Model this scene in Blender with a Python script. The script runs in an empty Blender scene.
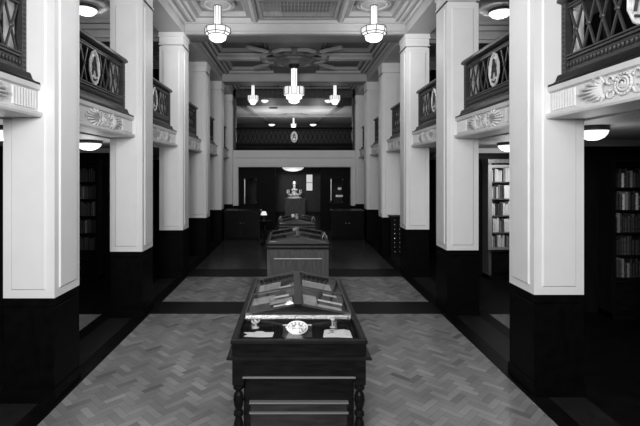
import bpy, bmesh, math, random
from mathutils import Vector, Matrix
random.seed(7)
C = bpy.context.scene.collection
PI = math.pi
XL, XR = -2.32, 2.41            # aisle faces of the two rows of piers
DL, DR = 4.28, 4.40             # depth of the front face of the first pier of each row
BAY, CW = 2.5, 0.50
XC = (XL + XR) / 2
YE = 17.0                       # end wall

# ------------------------------------------------------------------ materials
def mat(name, col, rough=0.5, metal=0.0, noise=0.0, nscale=6.0, stretch=(1, 1, 1), emit=0.0, bump=0.0, spec=0.5, coat=0.0):
    m = bpy.data.materials.new(name); m.use_nodes = True
    nt = m.node_tree; b = nt.nodes['Principled BSDF']
    b.inputs['Base Color'].default_value = (col, col, col, 1)
    b.inputs['Roughness'].default_value = rough
    b.inputs['Metallic'].default_value = metal
    b.inputs['Specular IOR Level'].default_value = spec
    b.inputs['Coat Weight'].default_value = coat
    if emit:
        b.inputs['Emission Color'].default_value = (1, 1, 1, 1)
        b.inputs['Emission Strength'].default_value = emit
    if noise or bump:
        tc = nt.nodes.new('ShaderNodeTexCoord'); mp = nt.nodes.new('ShaderNodeMapping')
        mp.inputs['Scale'].default_value = stretch
        nz = nt.nodes.new('ShaderNodeTexNoise'); nz.inputs['Scale'].default_value = nscale
        nz.inputs['Detail'].default_value = 5
        nt.links.new(tc.outputs['Object'], mp.inputs['Vector']); nt.links.new(mp.outputs['Vector'], nz.inputs['Vector'])
        if noise:
            r = nt.nodes.new('ShaderNodeValToRGB')
            r.color_ramp.elements[0].position = .3; r.color_ramp.elements[1].position = .7
            a, c = col * (1 - noise), min(1, col * (1 + noise))
            r.color_ramp.elements[0].color = (a, a, a, 1); r.color_ramp.elements[1].color = (c, c, c, 1)
            nt.links.new(nz.outputs['Fac'], r.inputs['Fac']); nt.links.new(r.outputs['Color'], b.inputs['Base Color'])
        if bump:
            bp = nt.nodes.new('ShaderNodeBump'); bp.inputs['Strength'].default_value = bump; bp.inputs['Distance'].default_value = .01
            nt.links.new(nz.outputs['Fac'], bp.inputs['Height']); nt.links.new(bp.outputs['Normal'], b.inputs['Normal'])
    return m

def glass_mat(name, tint=.96):
    m = bpy.data.materials.new(name); m.use_nodes = True
    nt = m.node_tree; nt.nodes.remove(nt.nodes['Principled BSDF'])
    out = nt.nodes['Material Output']
    t = nt.nodes.new('ShaderNodeBsdfTransparent'); t.inputs['Color'].default_value = (tint, tint, tint, 1)
    g = nt.nodes.new('ShaderNodeBsdfGlossy'); g.inputs['Roughness'].default_value = .03
    f = nt.nodes.new('ShaderNodeLayerWeight'); f.inputs['Blend'].default_value = .5
    pw = nt.nodes.new('ShaderNodeMath'); pw.operation = 'POWER'; pw.inputs[1].default_value = 5
    ma = nt.nodes.new('ShaderNodeMath'); ma.operation = 'MULTIPLY_ADD'; ma.inputs[1].default_value = .7; ma.inputs[2].default_value = .015
    nt.links.new(f.outputs['Facing'], pw.inputs[0]); nt.links.new(pw.outputs[0], ma.inputs[0])
    mx = nt.nodes.new('ShaderNodeMixShader')
    nt.links.new(ma.outputs[0], mx.inputs['Fac']); nt.links.new(t.outputs[0], mx.inputs[1]); nt.links.new(g.outputs[0], mx.inputs[2])
    nt.links.new(mx.outputs[0], out.inputs['Surface'])
    return m

def attr_wood(name):
    m = bpy.data.materials.new(name); m.use_nodes = True
    nt = m.node_tree; b = nt.nodes['Principled BSDF']
    a = nt.nodes.new('ShaderNodeAttribute'); a.attribute_name = 'tone'
    tc = nt.nodes.new('ShaderNodeTexCoord'); nz = nt.nodes.new('ShaderNodeTexNoise'); nz.inputs['Scale'].default_value = 1.1; nz.inputs['Detail'].default_value = 3
    nt.links.new(tc.outputs['Object'], nz.inputs['Vector'])
    mr = nt.nodes.new('ShaderNodeMapRange'); mr.inputs['From Min'].default_value = .3; mr.inputs['From Max'].default_value = .7
    mr.inputs['To Min'].default_value = .78; mr.inputs['To Max'].default_value = 1.2
    nt.links.new(nz.outputs['Fac'], mr.inputs['Value'])
    mu = nt.nodes.new('ShaderNodeVectorMath'); mu.operation = 'SCALE'
    nt.links.new(a.outputs['Color'], mu.inputs[0]); nt.links.new(mr.outputs['Result'], mu.inputs['Scale'])
    nt.links.new(mu.outputs['Vector'], b.inputs['Base Color'])
    b.inputs['Roughness'].default_value = .24; b.inputs['Specular IOR Level'].default_value = .35
    return m

def page_mat(name):
    m = mat(name, .8, .7); nt = m.node_tree; b = nt.nodes['Principled BSDF']
    tc = nt.nodes.new('ShaderNodeTexCoord'); w = nt.nodes.new('ShaderNodeTexWave'); w.bands_direction = 'Y'
    w.inputs['Scale'].default_value = 28; w.inputs['Distortion'].default_value = 1.5; w.inputs['Detail'].default_value = 3; w.inputs['Detail Scale'].default_value = 8
    r = nt.nodes.new('ShaderNodeValToRGB'); r.color_ramp.elements[0].position = .1; r.color_ramp.elements[1].position = .45
    r.color_ramp.elements[0].color = (.28, .28, .28, 1); r.color_ramp.elements[1].color = (.55, .55, .55, 1)
    nt.links.new(tc.outputs['Object'], w.inputs['Vector']); nt.links.new(w.outputs['Fac'], r.inputs['Fac']); nt.links.new(r.outputs['Color'], b.inputs['Base Color'])
    return m

M = dict(
    plaster=mat('pier_plaster', .78, .55, noise=.03, nscale=3),
    relief=mat('balcony_plaster', .66, .55, noise=.05, nscale=12),
    ceilshade=mat('ceiling_paint_shaded', .13, .6, noise=.1, nscale=4), ceil=mat('ceiling_paint', .27, .6, noise=.08, nscale=4),  # first ceiling paint is a darkened copy: dimness of far coffers in the colour
    beam=mat('beam_paint', .42, .55, noise=.05, nscale=3),
    dceil=mat('boss_paint', .14, .6, noise=.1, nscale=8),
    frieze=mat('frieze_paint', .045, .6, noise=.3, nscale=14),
    stone=mat('black_stone', .003, .45, noise=.4, nscale=9, spec=.06),
    darkwall=mat('dark_panelling', .006, .5, spec=.08, noise=.3, nscale=3, stretch=(6, 6, .6)),
    border=mat('border_boards', .005, .4, spec=.1, noise=.4, nscale=5),
    thresh=mat('threshold_boards', .016, .38, spec=.15, noise=.4, nscale=6, stretch=(8, 1, 1)),
    litfloor=mat('alcove_boards_lit', .22, .4, noise=.25, nscale=6, stretch=(6, 1, 1)),
    wood=mat('mahogany', .006, .34, noise=.5, nscale=4, stretch=(1.2, 9, 9), spec=.08),
    midwood=mat('oak', .08, .35, noise=.35, nscale=4, stretch=(9, 9, 1), spec=.3),
    rimwood=mat('polished_edge', .009, .36, noise=.3, nscale=6, spec=.12),
    cloth=mat('case_lining', .006, .9, spec=.05),
    bed=mat('grey_lining', .045, .9, noise=.15, nscale=30),
    bronze=mat('dark_bronze', .045, .42, metal=.3, noise=.25, nscale=18),
    bronzed=mat('black_bronze', .005, .4, spec=.12, noise=.3, nscale=12),
    silver=mat('pale_bronze', .72, .4, metal=.25, noise=.2, nscale=25),
    nickel=mat('nickel', .85, .25, metal=.9),
    nickeld=mat('grey_edge', .16, .3),  # mid grey for the thin bead lines
    panelwood=mat('panel_mahogany', .02, .35, noise=.5, nscale=4, stretch=(1.2, 9, 9), spec=.2),
    litoak=mat('lamplit_oak', .2, .4, noise=.2, nscale=5, stretch=(9, 9, 1)),  # oak lightened to paint the lamplight on the glazed door frame
    bed2=mat('tarnished_silver', .3, .4, metal=.2),
    white=mat('white_porcelain', .85, .35),
    paper=mat('white_paper', .85, .7),
    page=page_mat('printed_page'),
    black=mat('black_iron', .015, .4, metal=.4),
    lamp=mat('lit_glass', .5, .5, emit=.62),
    lampb=mat('lit_glass_bright', .8, .4, emit=.95),
    lampd=mat('lit_glass_far', .4, .4, emit=.55),
    sky=mat('daylight_glass', .5, .4, emit=.5),
    glass=glass_mat('clear_glass'),
    parquet=attr_wood('parquet_blocks'),
    b0=mat('book_black', .02, .5, noise=.3, nscale=30), b1=mat('book_brown', .045, .5, noise=.3, nscale=30),
    b2=mat('book_grey', .2, .6, noise=.2, nscale=30), b3=mat('book_white', .62, .6, noise=.1, nscale=30),
)

# ------------------------------------------------------------------ mesh builder
class MB:
    def __init__(s): s.v, s.f = [], []
    def add(s, vs, fs, mtx=None):
        n = len(s.v)
        for p in vs:
            p = Vector(p); s.v.append(mtx @ p if mtx else p)
        for f in fs: s.f.append([i + n for i in f])
        return s
    def box(s, x0, x1, y0, y1, z0, z1, mtx=None):
        v = [(x0, y0, z0), (x1, y0, z0), (x1, y1, z0), (x0, y1, z0), (x0, y0, z1), (x1, y0, z1), (x1, y1, z1), (x0, y1, z1)]
        return s.add(v, [(3, 2, 1, 0), (4, 5, 6, 7), (0, 1, 5, 4), (1, 2, 6, 5), (2, 3, 7, 6), (3, 0, 4, 7)], mtx)
    def ext(s, prof, y0, y1, mtx=None):           # closed profile in (x,z), extruded along y
        n = len(prof)
        v = [(x, y0, z) for x, z in prof] + [(x, y1, z) for x, z in prof]
        f = [(i, (i + 1) % n, (i + 1) % n + n, i + n) for i in range(n)] + [tuple(range(n))[::-1], tuple(range(n, 2 * n))]
        return s.add(v, f, mtx)
    def lathe(s, prof, n=16, mtx=None, ph=0):      # profile (r,z) around z
        k = len(prof); v = []
        for r, z in prof:
            for j in range(n):
                a = ph + 2 * PI * j / n; v.append((r * math.cos(a), r * math.sin(a), z))
        f = []
        for i in range(k - 1):
            for j in range(n):
                f.append((i * n + j, i * n + (j + 1) % n, (i + 1) * n + (j + 1) % n, (i + 1) * n + j))
        if prof[0][0] > 1e-6: f.append(tuple(range(n))[::-1])
        if prof[-1][0] > 1e-6: f.append(tuple((k - 1) * n + j for j in range(n)))
        return s.add(v, f, mtx)
    def bar(s, p, q, w, t=None, up=(0, 0, 1)):     # square bar between two points
        p, q = Vector(p), Vector(q); d = (q - p); L = d.length; d.normalize()
        u = Vector(up); x = d.cross(u)
        if x.length < 1e-4: x = d.cross(Vector((1, 0, 0)))
        x.normalize(); z = x.cross(d); t = t or w
        m = Matrix(((x.x, d.x, z.x, p.x), (x.y, d.y, z.y, p.y), (x.z, d.z, z.z, p.z), (0, 0, 0, 1)))
        return s.box(-w / 2, w / 2, 0, L, -t / 2, t / 2, m)
    def ball(s, c, r, sx=1, sy=1, sz=1, n=10):
        pr = [(r * math.sin(PI * i / 6), -r * math.cos(PI * i / 6)) for i in range(7)]
        pr[0] = (0.0005, -r); pr[-1] = (.0005, r)
        return s.lathe(pr, n, Matrix.Translation(c) @ Matrix.Diagonal((sx, sy, sz, 1)))
    def tube(s, pts, r, n=6):
        for a, b in zip(pts, pts[1:]):
            a, b = Vector(a), Vector(b); d = b - a
            s.lathe([(r, -r * .3), (r, d.length + r * .3)], n, Matrix.Translation(a) @ d.to_track_quat('Z', 'Y').to_matrix().to_4x4())
        return s
    def build(s, name, m, parent=None, mirror=False, smooth=False, loc=None, bevel=0):
        me = bpy.data.meshes.new(name)
        vs = [(-p.x, p.y, p.z) for p in s.v] if mirror else [tuple(p) for p in s.v]
        me.from_pydata(vs, [], s.f)
        bm = bmesh.new(); bm.from_mesh(me); bmesh.ops.recalc_face_normals(bm, faces=bm.faces)
        bm.to_mesh(me); bm.free()
        if smooth:
            for p in me.polygons: p.use_smooth = True
        me.materials.append(m)
        o = bpy.data.objects.new(name, me); C.objects.link(o)
        if parent: o.parent = parent
        if loc: o.location = loc
        if bevel:
            b = o.modifiers.new('bevel', 'BEVEL'); b.width = bevel; b.segments = 1; b.limit_method = 'ANGLE'
        return o

def tag(o, label, cat, group=None, kind=None):
    o['label'] = label; o['category'] = cat
    if group: o['group'] = group
    if kind: o['kind'] = kind
    return o
def empty(name, loc, label, cat, group=None, rz=0):
    o = bpy.data.objects.new(name, None); C.objects.link(o); o.location = loc; o.rotation_euler.z = rz
    o.empty_display_size = .1
    return tag(o, label, cat, group)
def struct(o, label, cat):
    return tag(o, label, cat, None, 'structure')
def dup(root, loc, label, group=None, rz=None, scale=None):
    def cp(o, par):
        c = o.copy(); C.objects.link(c)
        if par: c.parent = par
        for ch in o.children: cp(ch, c)
        return c
    r = cp(root, None); r.location = loc; r['label'] = label
    if group: r['group'] = group
    if rz is not None: r.rotation_euler.z = rz
    if scale: r.scale = scale
    return r
NTH = ['first', 'second', 'third', 'fourth', 'fifth', 'sixth']

# ------------------------------------------------------------------ floor
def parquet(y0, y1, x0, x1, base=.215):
    W, n = .073, 3; ca = math.cos(PI / 4) * W
    bm = bmesh.new(); lay = bm.loops.layers.float_color.new('tone')
    R = int((y1 - y0 + x1 - x0) / W) + 4
    cx, cy = (x0 + x1) / 2, (y0 + y1) / 2
    def rot(u, v): return (cx + (u - v) * ca, cy + (u + v) * ca)   # the zigzag runs along x
    pat = random.Random(3)
    for a in range(-R, R):
        for b in range(-R // 3, R // 3):
            ou, ov = a + n * b, a - n * b
            for k, (u0, u1, v0, v1) in enumerate(((0, n, 0, 1), (n, n + 1, 1 - n, 1))):
                c = rot(ou + (u0 + u1) / 2, ov + (v0 + v1) / 2)
                if not (x0 - .3 < c[0] < x1 + .3 and y0 - .3 < c[1] < y1 + .3): continue
                g = .012
                q = [rot(ou + u0 + g, ov + v0 + g), rot(ou + u1 - g, ov + v0 + g), rot(ou + u1 - g, ov + v1 - g), rot(ou + u0 + g, ov + v1 - g)]
                f = bm.faces.new([bm.verts.new((x, y, 0)) for x, y in q])
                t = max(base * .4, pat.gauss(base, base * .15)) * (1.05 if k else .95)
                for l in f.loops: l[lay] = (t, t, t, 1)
    for co, no in (((x0, 0, 0), (-1, 0, 0)), ((x1, 0, 0), (1, 0, 0)), ((0, y0, 0), (0, -1, 0)), ((0, y1, 0), (0, 1, 0))):
        bmesh.ops.bisect_plane(bm, geom=bm.verts[:] + bm.edges[:] + bm.faces[:], plane_co=co, plane_no=no, clear_outer=True)
    for f in bm.faces:
        if f.normal.z < 0: f.normal_flip()
    me = bpy.data.meshes.new('floor'); bm.to_mesh(me); bm.free(); me.materials.append(M['parquet'])
    o = bpy.data.objects.new('floor', me); C.objects.link(o)
    return o
FL, FR = -2.27, 2.35
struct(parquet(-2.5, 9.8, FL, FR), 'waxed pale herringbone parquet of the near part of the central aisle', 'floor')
struct(parquet(9.8, YE, FL, FR, .045), 'herringbone parquet of the far part of the central aisle, darkened to stand for dimmer light', 'floor')  # same parquet in a darker tone, falloff of light put into the colour
b = MB().box(-7, 7, -2.6, 27.2, -.12, -.004)
struct(b.build('floor', M['border']), 'dark floor bed under the hall', 'floor')
for sgn, xe, lab in ((-1, FL, 'left'), (1, FR, 'right')):
    e = abs(xe)
    def sb(u0, u1, z): return (sgn * u0, sgn * u1) if sgn > 0 else (sgn * u1, sgn * u0)
    x = sb(e, e + .2, 0); struct(MB().box(x[0], x[1], -2.5, YE, -.004, .003).build('trim_1', M['border']), f'narrow black border strip along the {lab} edge of the parquet', 'floor border')
    x = sb(e + .2, e + .56, 0); struct(MB().box(x[0], x[1], -2.5, YE, -.004, .002).build('trim_2', M['thresh']), f'worn boards between the {lab} piers', 'floor')
    x = sb(e + .76, e + 1.1, 0); struct(MB().box(x[0], x[1], 5.6, 6.95, -.004, .002).build('floor', M['litfloor']), f'lamplit patch painted paler on the boards of the {lab} book alcove behind the nearest pier', 'floor')  # lamplight on the alcove floor put into paler boards
for y0, y1, lab in ((6.98, 7.62, 'nearer'), (9.45, 10.2, 'farther')):
    struct(MB().box(FL, FR, y0, y1, -.004, .004).build('trim_3', M['border']), f'{lab} dark board band crossing the parquet', 'floor border')
struct(MB().box(FL, FR, YE, 27, -.004, .003).build('floor', M['thresh']), 'dark boards of the room beyond the end opening', 'floor')

# ------------------------------------------------------------------ piers
def panel_box(x0, x1, y0, y1, z0, z1, inset, depth):
    bm = bmesh.new()
    b = MB().box(x0, x1, y0, y1, z0, z1)
    vs = [bm.verts.new(p) for p in b.v]
    for f in b.f: bm.faces.new([vs[i] for i in f])
    bmesh.ops.recalc_face_normals(bm, faces=bm.faces)
    sides = [f for f in bm.faces if abs(f.normal.z) < .5]
    for f in sides:
        bmesh.ops.inset_individual(bm, faces=[f], thickness=inset, depth=0)
        bmesh.ops.inset_individual(bm, faces=[f], thickness=.018, depth=depth + .003)
    out = MB(); bm.verts.index_update()
    out.v = [v.co.copy() for v in bm.verts]; out.f = [[v.index for v in f.verts] for f in bm.faces]; bm.free()
    return out
TOP = 5.2
def make_pier(label):
    r = empty('square_pier', (0, 0, 0), label, 'column', 'square plaster piers along the aisle')
    h = CW / 2
    base = MB().box(-h, h, 0, CW, .14, .93).box(-h + .012, h - .012, .012, CW - .012, .93, .945).box(-h, h, 0, CW, .945, 1.02).box(-h - .012, h + .012, -.012, CW + .012, 0, .14)
    base.build('stone_base', M['stone'], r, bevel=.004)
    panel_box(-h, h, 0, CW, 1.022, 4.9, .112, .012).build('shaft', M['plaster'], r)
    MB().box(-h, h, 0, CW, 4.935, TOP).box(-h + .025, h - .025, .025, CW - .025, 4.9, 4.935).box(-h - .014, h + .014, -.014, CW + .014, 4.935, 4.955).box(-h - .022, h + .022, -.022, CW + .022, 5.1, 5.125).box(-h - .012, h + .012, -.012, CW + .012, 5.125, TOP).build('capital', M['plaster'], r)
    return r
pier0 = None
for side, x, d0 in (('left', XL - CW / 2, DL), ('right', XR + CW / 2, DR)):
    for k in range(6):
        lab = f'white panelled square pier on black stone base, {NTH[k]} from the front of the {side} row'
        if pier0 is None: pier0 = make_pier(lab); pier0.location = (x, d0, 0)
        else: dup(pier0, (x, d0 + k * BAY, 0), lab)

# ------------------------------------------------------------------ balconies
def make_balcony(L, mirror, label, dark=False, name='balcony', group='balconies between the piers'):
    r = empty(name, (0, 0, 0), label, 'balcony', group)
    BZ = M['darkwall' if dark else 'bronze']
    B = lambda mb, n, m, p, **k: mb.build(n, m, p, mirror=mirror, **k)
    zb = 2.78
    fas = B(MB().ext([(.115, zb), (.105, zb + .02), (.105, zb + .045), (.155, zb + .06), (.155, 3.03), (.13, 3.045), (.12, 3.09), (.5, 3.09), (.5, zb)], 0, L), 'fascia', M['relief'], r)
    for y0 in (.02, L - .40):
        m = MB()
        for i in range(9):
            m.lathe([(.016, zb + .075), (.016, 3.02)], 8, Matrix.Translation((.156, y0 + .025 + i * .041, 0)))
        B(m, 'reeding', M['relief'], fas, smooth=False)
    # carved cartouche: rosette flanked by palmette fans and scrolls
    m = MB(); cy, cz = L / 2, 2.935; half = min(.56, L / 2 - .42)
    def yz(y, z, x=.142): return (x, y, z)
    nrep = 1 if L < 3 else int(L / 1.2)
    for rpt in range(nrep):
        cy = L * (rpt + .5) / nrep
        for rr, q in ((.085, .015), (.055, .016), (.026, .02)):
            pts = [yz(cy + rr * math.cos(a * PI / 8), cz + rr * .95 * math.sin(a * PI / 8)) for a in range(17)]
            m.tube(pts, q * .8, 5)
        m.ball(yz(cy, cz), .03, sx=.6)
        for s in (-1, 1):
            for i in range(9):                           # palmette leaves
                a = (-.42 + .84 * i / 8) * PI
                L0, L1 = .1, .3 - .1 * abs(i - 4) / 4
                p0 = yz(cy + s * (half - .36 + L0 * math.cos(a) * .4), cz + .05 * math.sin(a))
                p1 = yz(cy + s * (half - .36 + L1 * math.cos(a) * 1.1), cz + .115 * math.sin(a))
                m.tube([p0, p1], .013, 5); m.ball(p1, .017, sx=.7, n=6)
            for zz, s2 in ((.062, 1), (-.062, -1)):      # scrolls
                pts = []
                for i in range(13):
                    t = i / 12 * 1.6 * PI; q = .05 * (1 - i / 18)
                    pts.append(yz(cy + s * (.15 + q * math.cos(t + PI)), cz + zz * .75 + s2 * q * math.sin(t)))
                m.tube(pts, .011, 5)
            for i in range(4): m.ball(yz(cy + s * (.22 + .03 * i), cz + (.07 if i % 2 else -.07)), .018, sx=.7, n=6)
    B(m, 'carved_cartouche', M['relief'], fas, smooth=True)
    # dark moulded plinth carrying the railing
    rail = B(MB().ext([(.125, 3.09), (.13, 3.115), (.17, 3.125), (.2, 3.15), (.215, 3.19), (.225, 3.21), (.42, 3.21), (.42, 3.09)], 0, L), 'railing_plinth', M['bronzed'], r)
    m = MB().box(.27, .33, .05, L - .05, 3.225, 3.24).box(.265, .335, .05, L - .05, 3.345, 3.365).box(.29, .31, .05, L - .05, 3.24, 3.345).box(.26, .34, .05, L - .05, 3.375, 3.39)
    k = int(L / .05)
    for i in range(k):
        y = .07 + (L - .14) * i / (k - 1)
        m.ball((.285, y, 3.293), .026, sx=.5, sy=.75, n=6)
    B(m, 'lower_frieze', BZ, rail)
    m = MB().ext([(.215, 3.93), (.215, 3.955), (.24, 3.985), (.36, 3.985), (.385, 3.955), (.385, 3.93), (.34, 3.915), (.26, 3.915)], 0, L).box(.275, .325, .05, L - .05, 3.845, 3.86).box(.28, .32, .05, L - .05, 3.875, 3.89)
    B(m, 'handrail', BZ, rail)
    for y in (0, L - .065):
        m = MB().box(.262, .338, y, y + .065, 3.21, 3.92)
        for i in range(14):
            m.ball((.262, y + .0325, 3.26 + i * .046), .013, n=6)
        B(m, 'end_post', BZ, rail)
    # lattice of tall crossed bars with a boss at each crossing
    m = {-1: MB(), 1: MB()}; z0, z1 = 3.39, 3.85; zc = (z0 + z1) / 2
    meds = [L / 2]
    nx = max(1, round((L - .17) / .183)); w = (L - .17) / nx
    for i in range(nx):
        a, b = .085 + i * w, .085 + (i + 1) * w
        if any(abs((a + b) / 2 - q) < .16 for q in meds): continue
        q = m[-1 if a < L / 2 else 1]
        q.bar((.295, a, z0), (.295, b, z1), .019, .016, up=(1, 0, 0)); q.bar((.305, b, z0), (.305, a, z1), .019, .016, up=(1, 0, 0))
        q.ball((.295, (a + b) / 2, zc), .026, sx=.8, n=8)
    for q in (-1, 1): B(m[q], 'lattice', BZ, rail)
    for q in meds:                                         # pointed medallions with an embossed device
        hh, hw = .225, .13
        shp = [(0, hh), (hw * .55, hh * .8), (hw, hh * .3), (hw, -hh * .3), (hw * .55, -hh * .8), (0, -hh), (-hw * .55, -hh * .8), (-hw, -hh * .3), (-hw, hh * .3), (-hw * .55, hh * .8)]
        m = MB(); pts = [(.285, q + y, zc + z) for y, z in shp]
        m.tube(pts + pts[:1], .016, 6)
        v = [(.295, q + y * .95, zc + z * .95) for y, z in shp] + [(.305, q + y * .95, zc + z * .95) for y, z in shp]
        n = 10
        m.add(v, [tuple(range(n)), tuple(range(n, 2 * n))[::-1]] + [(i, (i + 1) % n, (i + 1) % n + n, i + n) for i in range(n)])
        med = B(m, 'medallion', M['silver'], rail)
        m = MB()
        m.tube([(.285, q - .065, zc - .1), (.28, q, zc + .14), (.285, q + .065, zc - .1)], .014, 6)
        m.tube([(.283, q - .05, zc - .02), (.283, q + .05, zc - .02)], .012, 6)
        m.tube([(.285, q + .05 * math.cos(t * PI / 6), zc + .04 + .05 * math.sin(t * PI / 6)) for t in range(13)], .01, 6)
        m.tube([(.285, q - .06, zc - .14), (.283, q, zc - .165), (.285, q + .06, zc - .14)], .012, 6)
        B(m, 'embossed_device', M['bronze'], med)
    return r
LB = BAY - CW - .038
for side, x, d0, mir in (('left', XL, DL, True), ('right', XR, DR, False)):
    first = None
    for k in range(6):
        y = d0 + (k - 1) * BAY + CW + .019
        where = f'in front of the nearest {side} pier' if k == 0 else f'between the {NTH[k-1]} and {NTH[k]} {side} piers'
        lab = f'dark lattice balcony railing over white carved fascia, {where}'
        if first is None:
            first = make_balcony(LB, mir, lab); first.location = (x, y, 0)
        else: dup(first, (x, y, 0), lab)
# the long balcony of the end wall
eb = make_balcony(XR - XL - .06, False, 'long dark lattice balcony railing across the far end wall', dark=True, group='end balcony', name='balcony')
eb.location = (XR - .03, YE - .12, 0); eb.rotation_euler.z = PI / 2

# ------------------------------------------------------------------ side aisles
for sgn, xin, d0, side in ((-1, XL, DL, 'left'), (1, XR, DR, 'right')):
    def bx(mb, u0, u1, y0, y1, z0, z1):
        a, b = sgn * u0, sgn * u1
        return mb.box(min(a, b), max(a, b), y0, y1, z0, z1)
    ui = abs(xin)
    struct(bx(MB(), 6.2, 6.35, -2.5, YE, 0, 5.6).build(f'wall_{side}', M['darkwall']), f'dark outer wall behind the {side} alcoves', 'wall')
    m = bx(MB(), ui + .5, 6.2, -2.5, YE, 2.76, 3.05)
    struct(m.build('ceiling', M['beam']), f'pale low ceiling of the {side} alcoves carrying the gallery', 'ceiling')
    struct(bx(MB(), ui + .5, 6.2, -2.5, YE, 5.5, 5.6).build('ceiling', M['beam']), f'ceiling over the {side} gallery', 'ceiling')
    struct(bx(MB(), ui, ui + CW, -2.5, YE, TOP, 5.6).build('trim_4', M['beam']), f'long lintel above the {side} row of piers', 'beam')
    for k in range(0, 6):
        y = d0 + k * BAY + .15
        m = bx(MB(), 3.95, 6.2, y, y + .14, 0, 2.66)
        struct(m.build(f'wall_{side}_partition', M['darkwall']), f'dark partition behind the {NTH[k]} {side} pier', 'wall')
        struct(bx(MB(), 3.9, 6.2, y - .06, y + .16, 2.66, 2.76).build('trim_11', M['beam']), f'pale cornice over the partition behind the {NTH[k]} {side} pier', 'cornice')
        m = bx(MB(), ui + .5, 6.2, y, y + .2, 5.05, 5.5); bx(m, ui + .5, 6.2, y - .07, y, 5.3, 5.4); bx(m, ui + .5, 6.2, y - .05, y, 5.12, 5.18)
        bx(m, ui + .5, 6.2, y - .09, y, 5.42, 5.5)
        struct(m.build('trim_5', M['ceil']), f'moulded gallery beam behind the {NTH[k]} {side} pier', 'beam')
        if k == 1: continue
        m = bx(MB(), ui + .9, 6.2, y + .03, y + .15, 3.05, 5.05); bx(m, ui + .9, 6.2, y - .0, y + .03, 4.3, 4.36)
        struct(m.build(f'wall_{side}_gallery', M['darkwall']), f'dark gallery partition behind the {NTH[k]} {side} pier', 'wall')

# ------------------------------------------------------------------ ceiling over the aisle
ZC = 5.45
def tray_grid(xs, ys, trays, name, label, deep=.17, flat='ceil'):
    m = MB()
    for i in range(len(xs) - 1):
        for j in range(len(ys) - 1):
            x0, x1, y0, y1 = xs[i], xs[i + 1], ys[j], ys[j + 1]
            if (i, j) in trays:
                rings = []
                for ins, z in ((0, ZC), (.02, ZC + .07), (.1, ZC + .08), (.13, ZC + deep - .01), (.15, ZC + deep)):
                    rings.append([(x0 + ins, y0 + ins, z), (x1 - ins, y0 + ins, z), (x1 - ins, y1 - ins, z), (x0 + ins, y1 - ins, z)])
                v = [p for r in rings for p in r]; f = []
                for k in range(len(rings) - 1):
                    for q in range(4): f.append((k * 4 + q, k * 4 + (q + 1) % 4, k * 4 + 4 + (q + 1) % 4, k * 4 + 4 + q))
                k = (len(rings) - 1) * 4; f.append((k, k + 1, k + 2, k + 3))
                m.add(v, f)
            else: m.add([(x0, y0, ZC), (x1, y0, ZC), (x1, y1, ZC), (x0, y1, ZC)], [(0, 1, 2, 3)])
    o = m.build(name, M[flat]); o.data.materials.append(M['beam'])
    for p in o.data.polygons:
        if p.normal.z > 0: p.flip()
        if abs(p.normal.z) < .95: p.material_index = 1  # slopes painted lighter for the light they catch
    return struct(o, label, 'ceiling')
xs = [XL, -2.06, -.88, -.74, .95, 1.07, 2.18, XR]
ysn = [-2.5, -.9, .3, .42, 1.6, 1.72, 2.95, 3.07, 4.3]
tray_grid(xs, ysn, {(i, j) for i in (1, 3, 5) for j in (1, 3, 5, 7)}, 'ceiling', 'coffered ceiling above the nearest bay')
ys1 = [4.3, 4.42, 5.62, 5.74, 6.9, 7.02, 8.12, 8.22, 9.36, 9.42]
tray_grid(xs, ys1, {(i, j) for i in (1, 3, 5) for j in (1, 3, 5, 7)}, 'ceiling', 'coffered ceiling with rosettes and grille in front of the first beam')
xs2 = [XL, -2.06, -.62, .72, 2.18, XR]
tray_grid(xs2, [10.0, 10.15, 12.1, 12.5, 14.2, 14.35], {(i, j) for i in (1, 3) for j in (1, 3)}, 'ceiling', 'coffered ceiling around the central octagonal boss', .17, 'ceilshade')
tray_grid(xs2, [14.95, 15.05, 16.9, YE], {(i, 1) for i in (1, 2, 3)}, 'ceiling', 'coffered ceiling next to the end wall', .17, 'ceilshade')
struct(MB().box(-6.3, 6.3, -2.6, YE + .2, 5.7, 5.8).build('ceiling', M['darkwall']), 'dark deck above the coffers', 'ceiling')
for y0, lab in ((9.42, 'first'), (14.35, 'second')):
    m = MB().box(XL + .002, XR - .002, y0, y0 + .6, TOP, ZC + .1).box(XL + .002, XR - .002, y0 - .045, y0, TOP - .0, TOP + .028).box(XL + .002, XR - .002, y0 - .05, y0, ZC - .03, ZC)
    struct(MB().box(XL + .03, XR - .03, y0 + .05, y0 + .56, TOP - .012, TOP - .001).build('trim_12', M['ceilshade']), f'dark sheet for the shade under the {lab} ceiling beam', 'beam')  # thin added sheet paints the shade on the beam underside
    struct(m.build('trim_6', M['beam']), f'{lab} broad beam crossing the ceiling', 'beam')
# long mouldings on the ribs between the coffers
m = MB()
for y0, y1, xx in ((-2.4, 9.4, (-2.16, -.81, 1.01, 2.28)), (10.02, 14.33, (-2.16, 2.28)), (14.97, YE, (-2.16, 2.28))):
    for x in xx: m.ext([(x - .04, ZC), (x - .025, ZC - .025), (x + .025, ZC - .025), (x + .04, ZC)], y0, y1)
    for x in (XL + .02, XR - .02): m.ext([(x - .03, ZC), (x, ZC - .06), (x + .03, ZC)], y0, y1)
for a, b_ in ((-2.1, -.9), (1.0, 2.2)): m.box(a, b_, 12.2, 12.4, ZC - .07, ZC).box(a, b_, 12.16, 12.44, ZC - .03, ZC)
struct(m.build('trim_7', M['beam']), 'long raised mouldings between the ceiling coffers', 'moulding')

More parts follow.
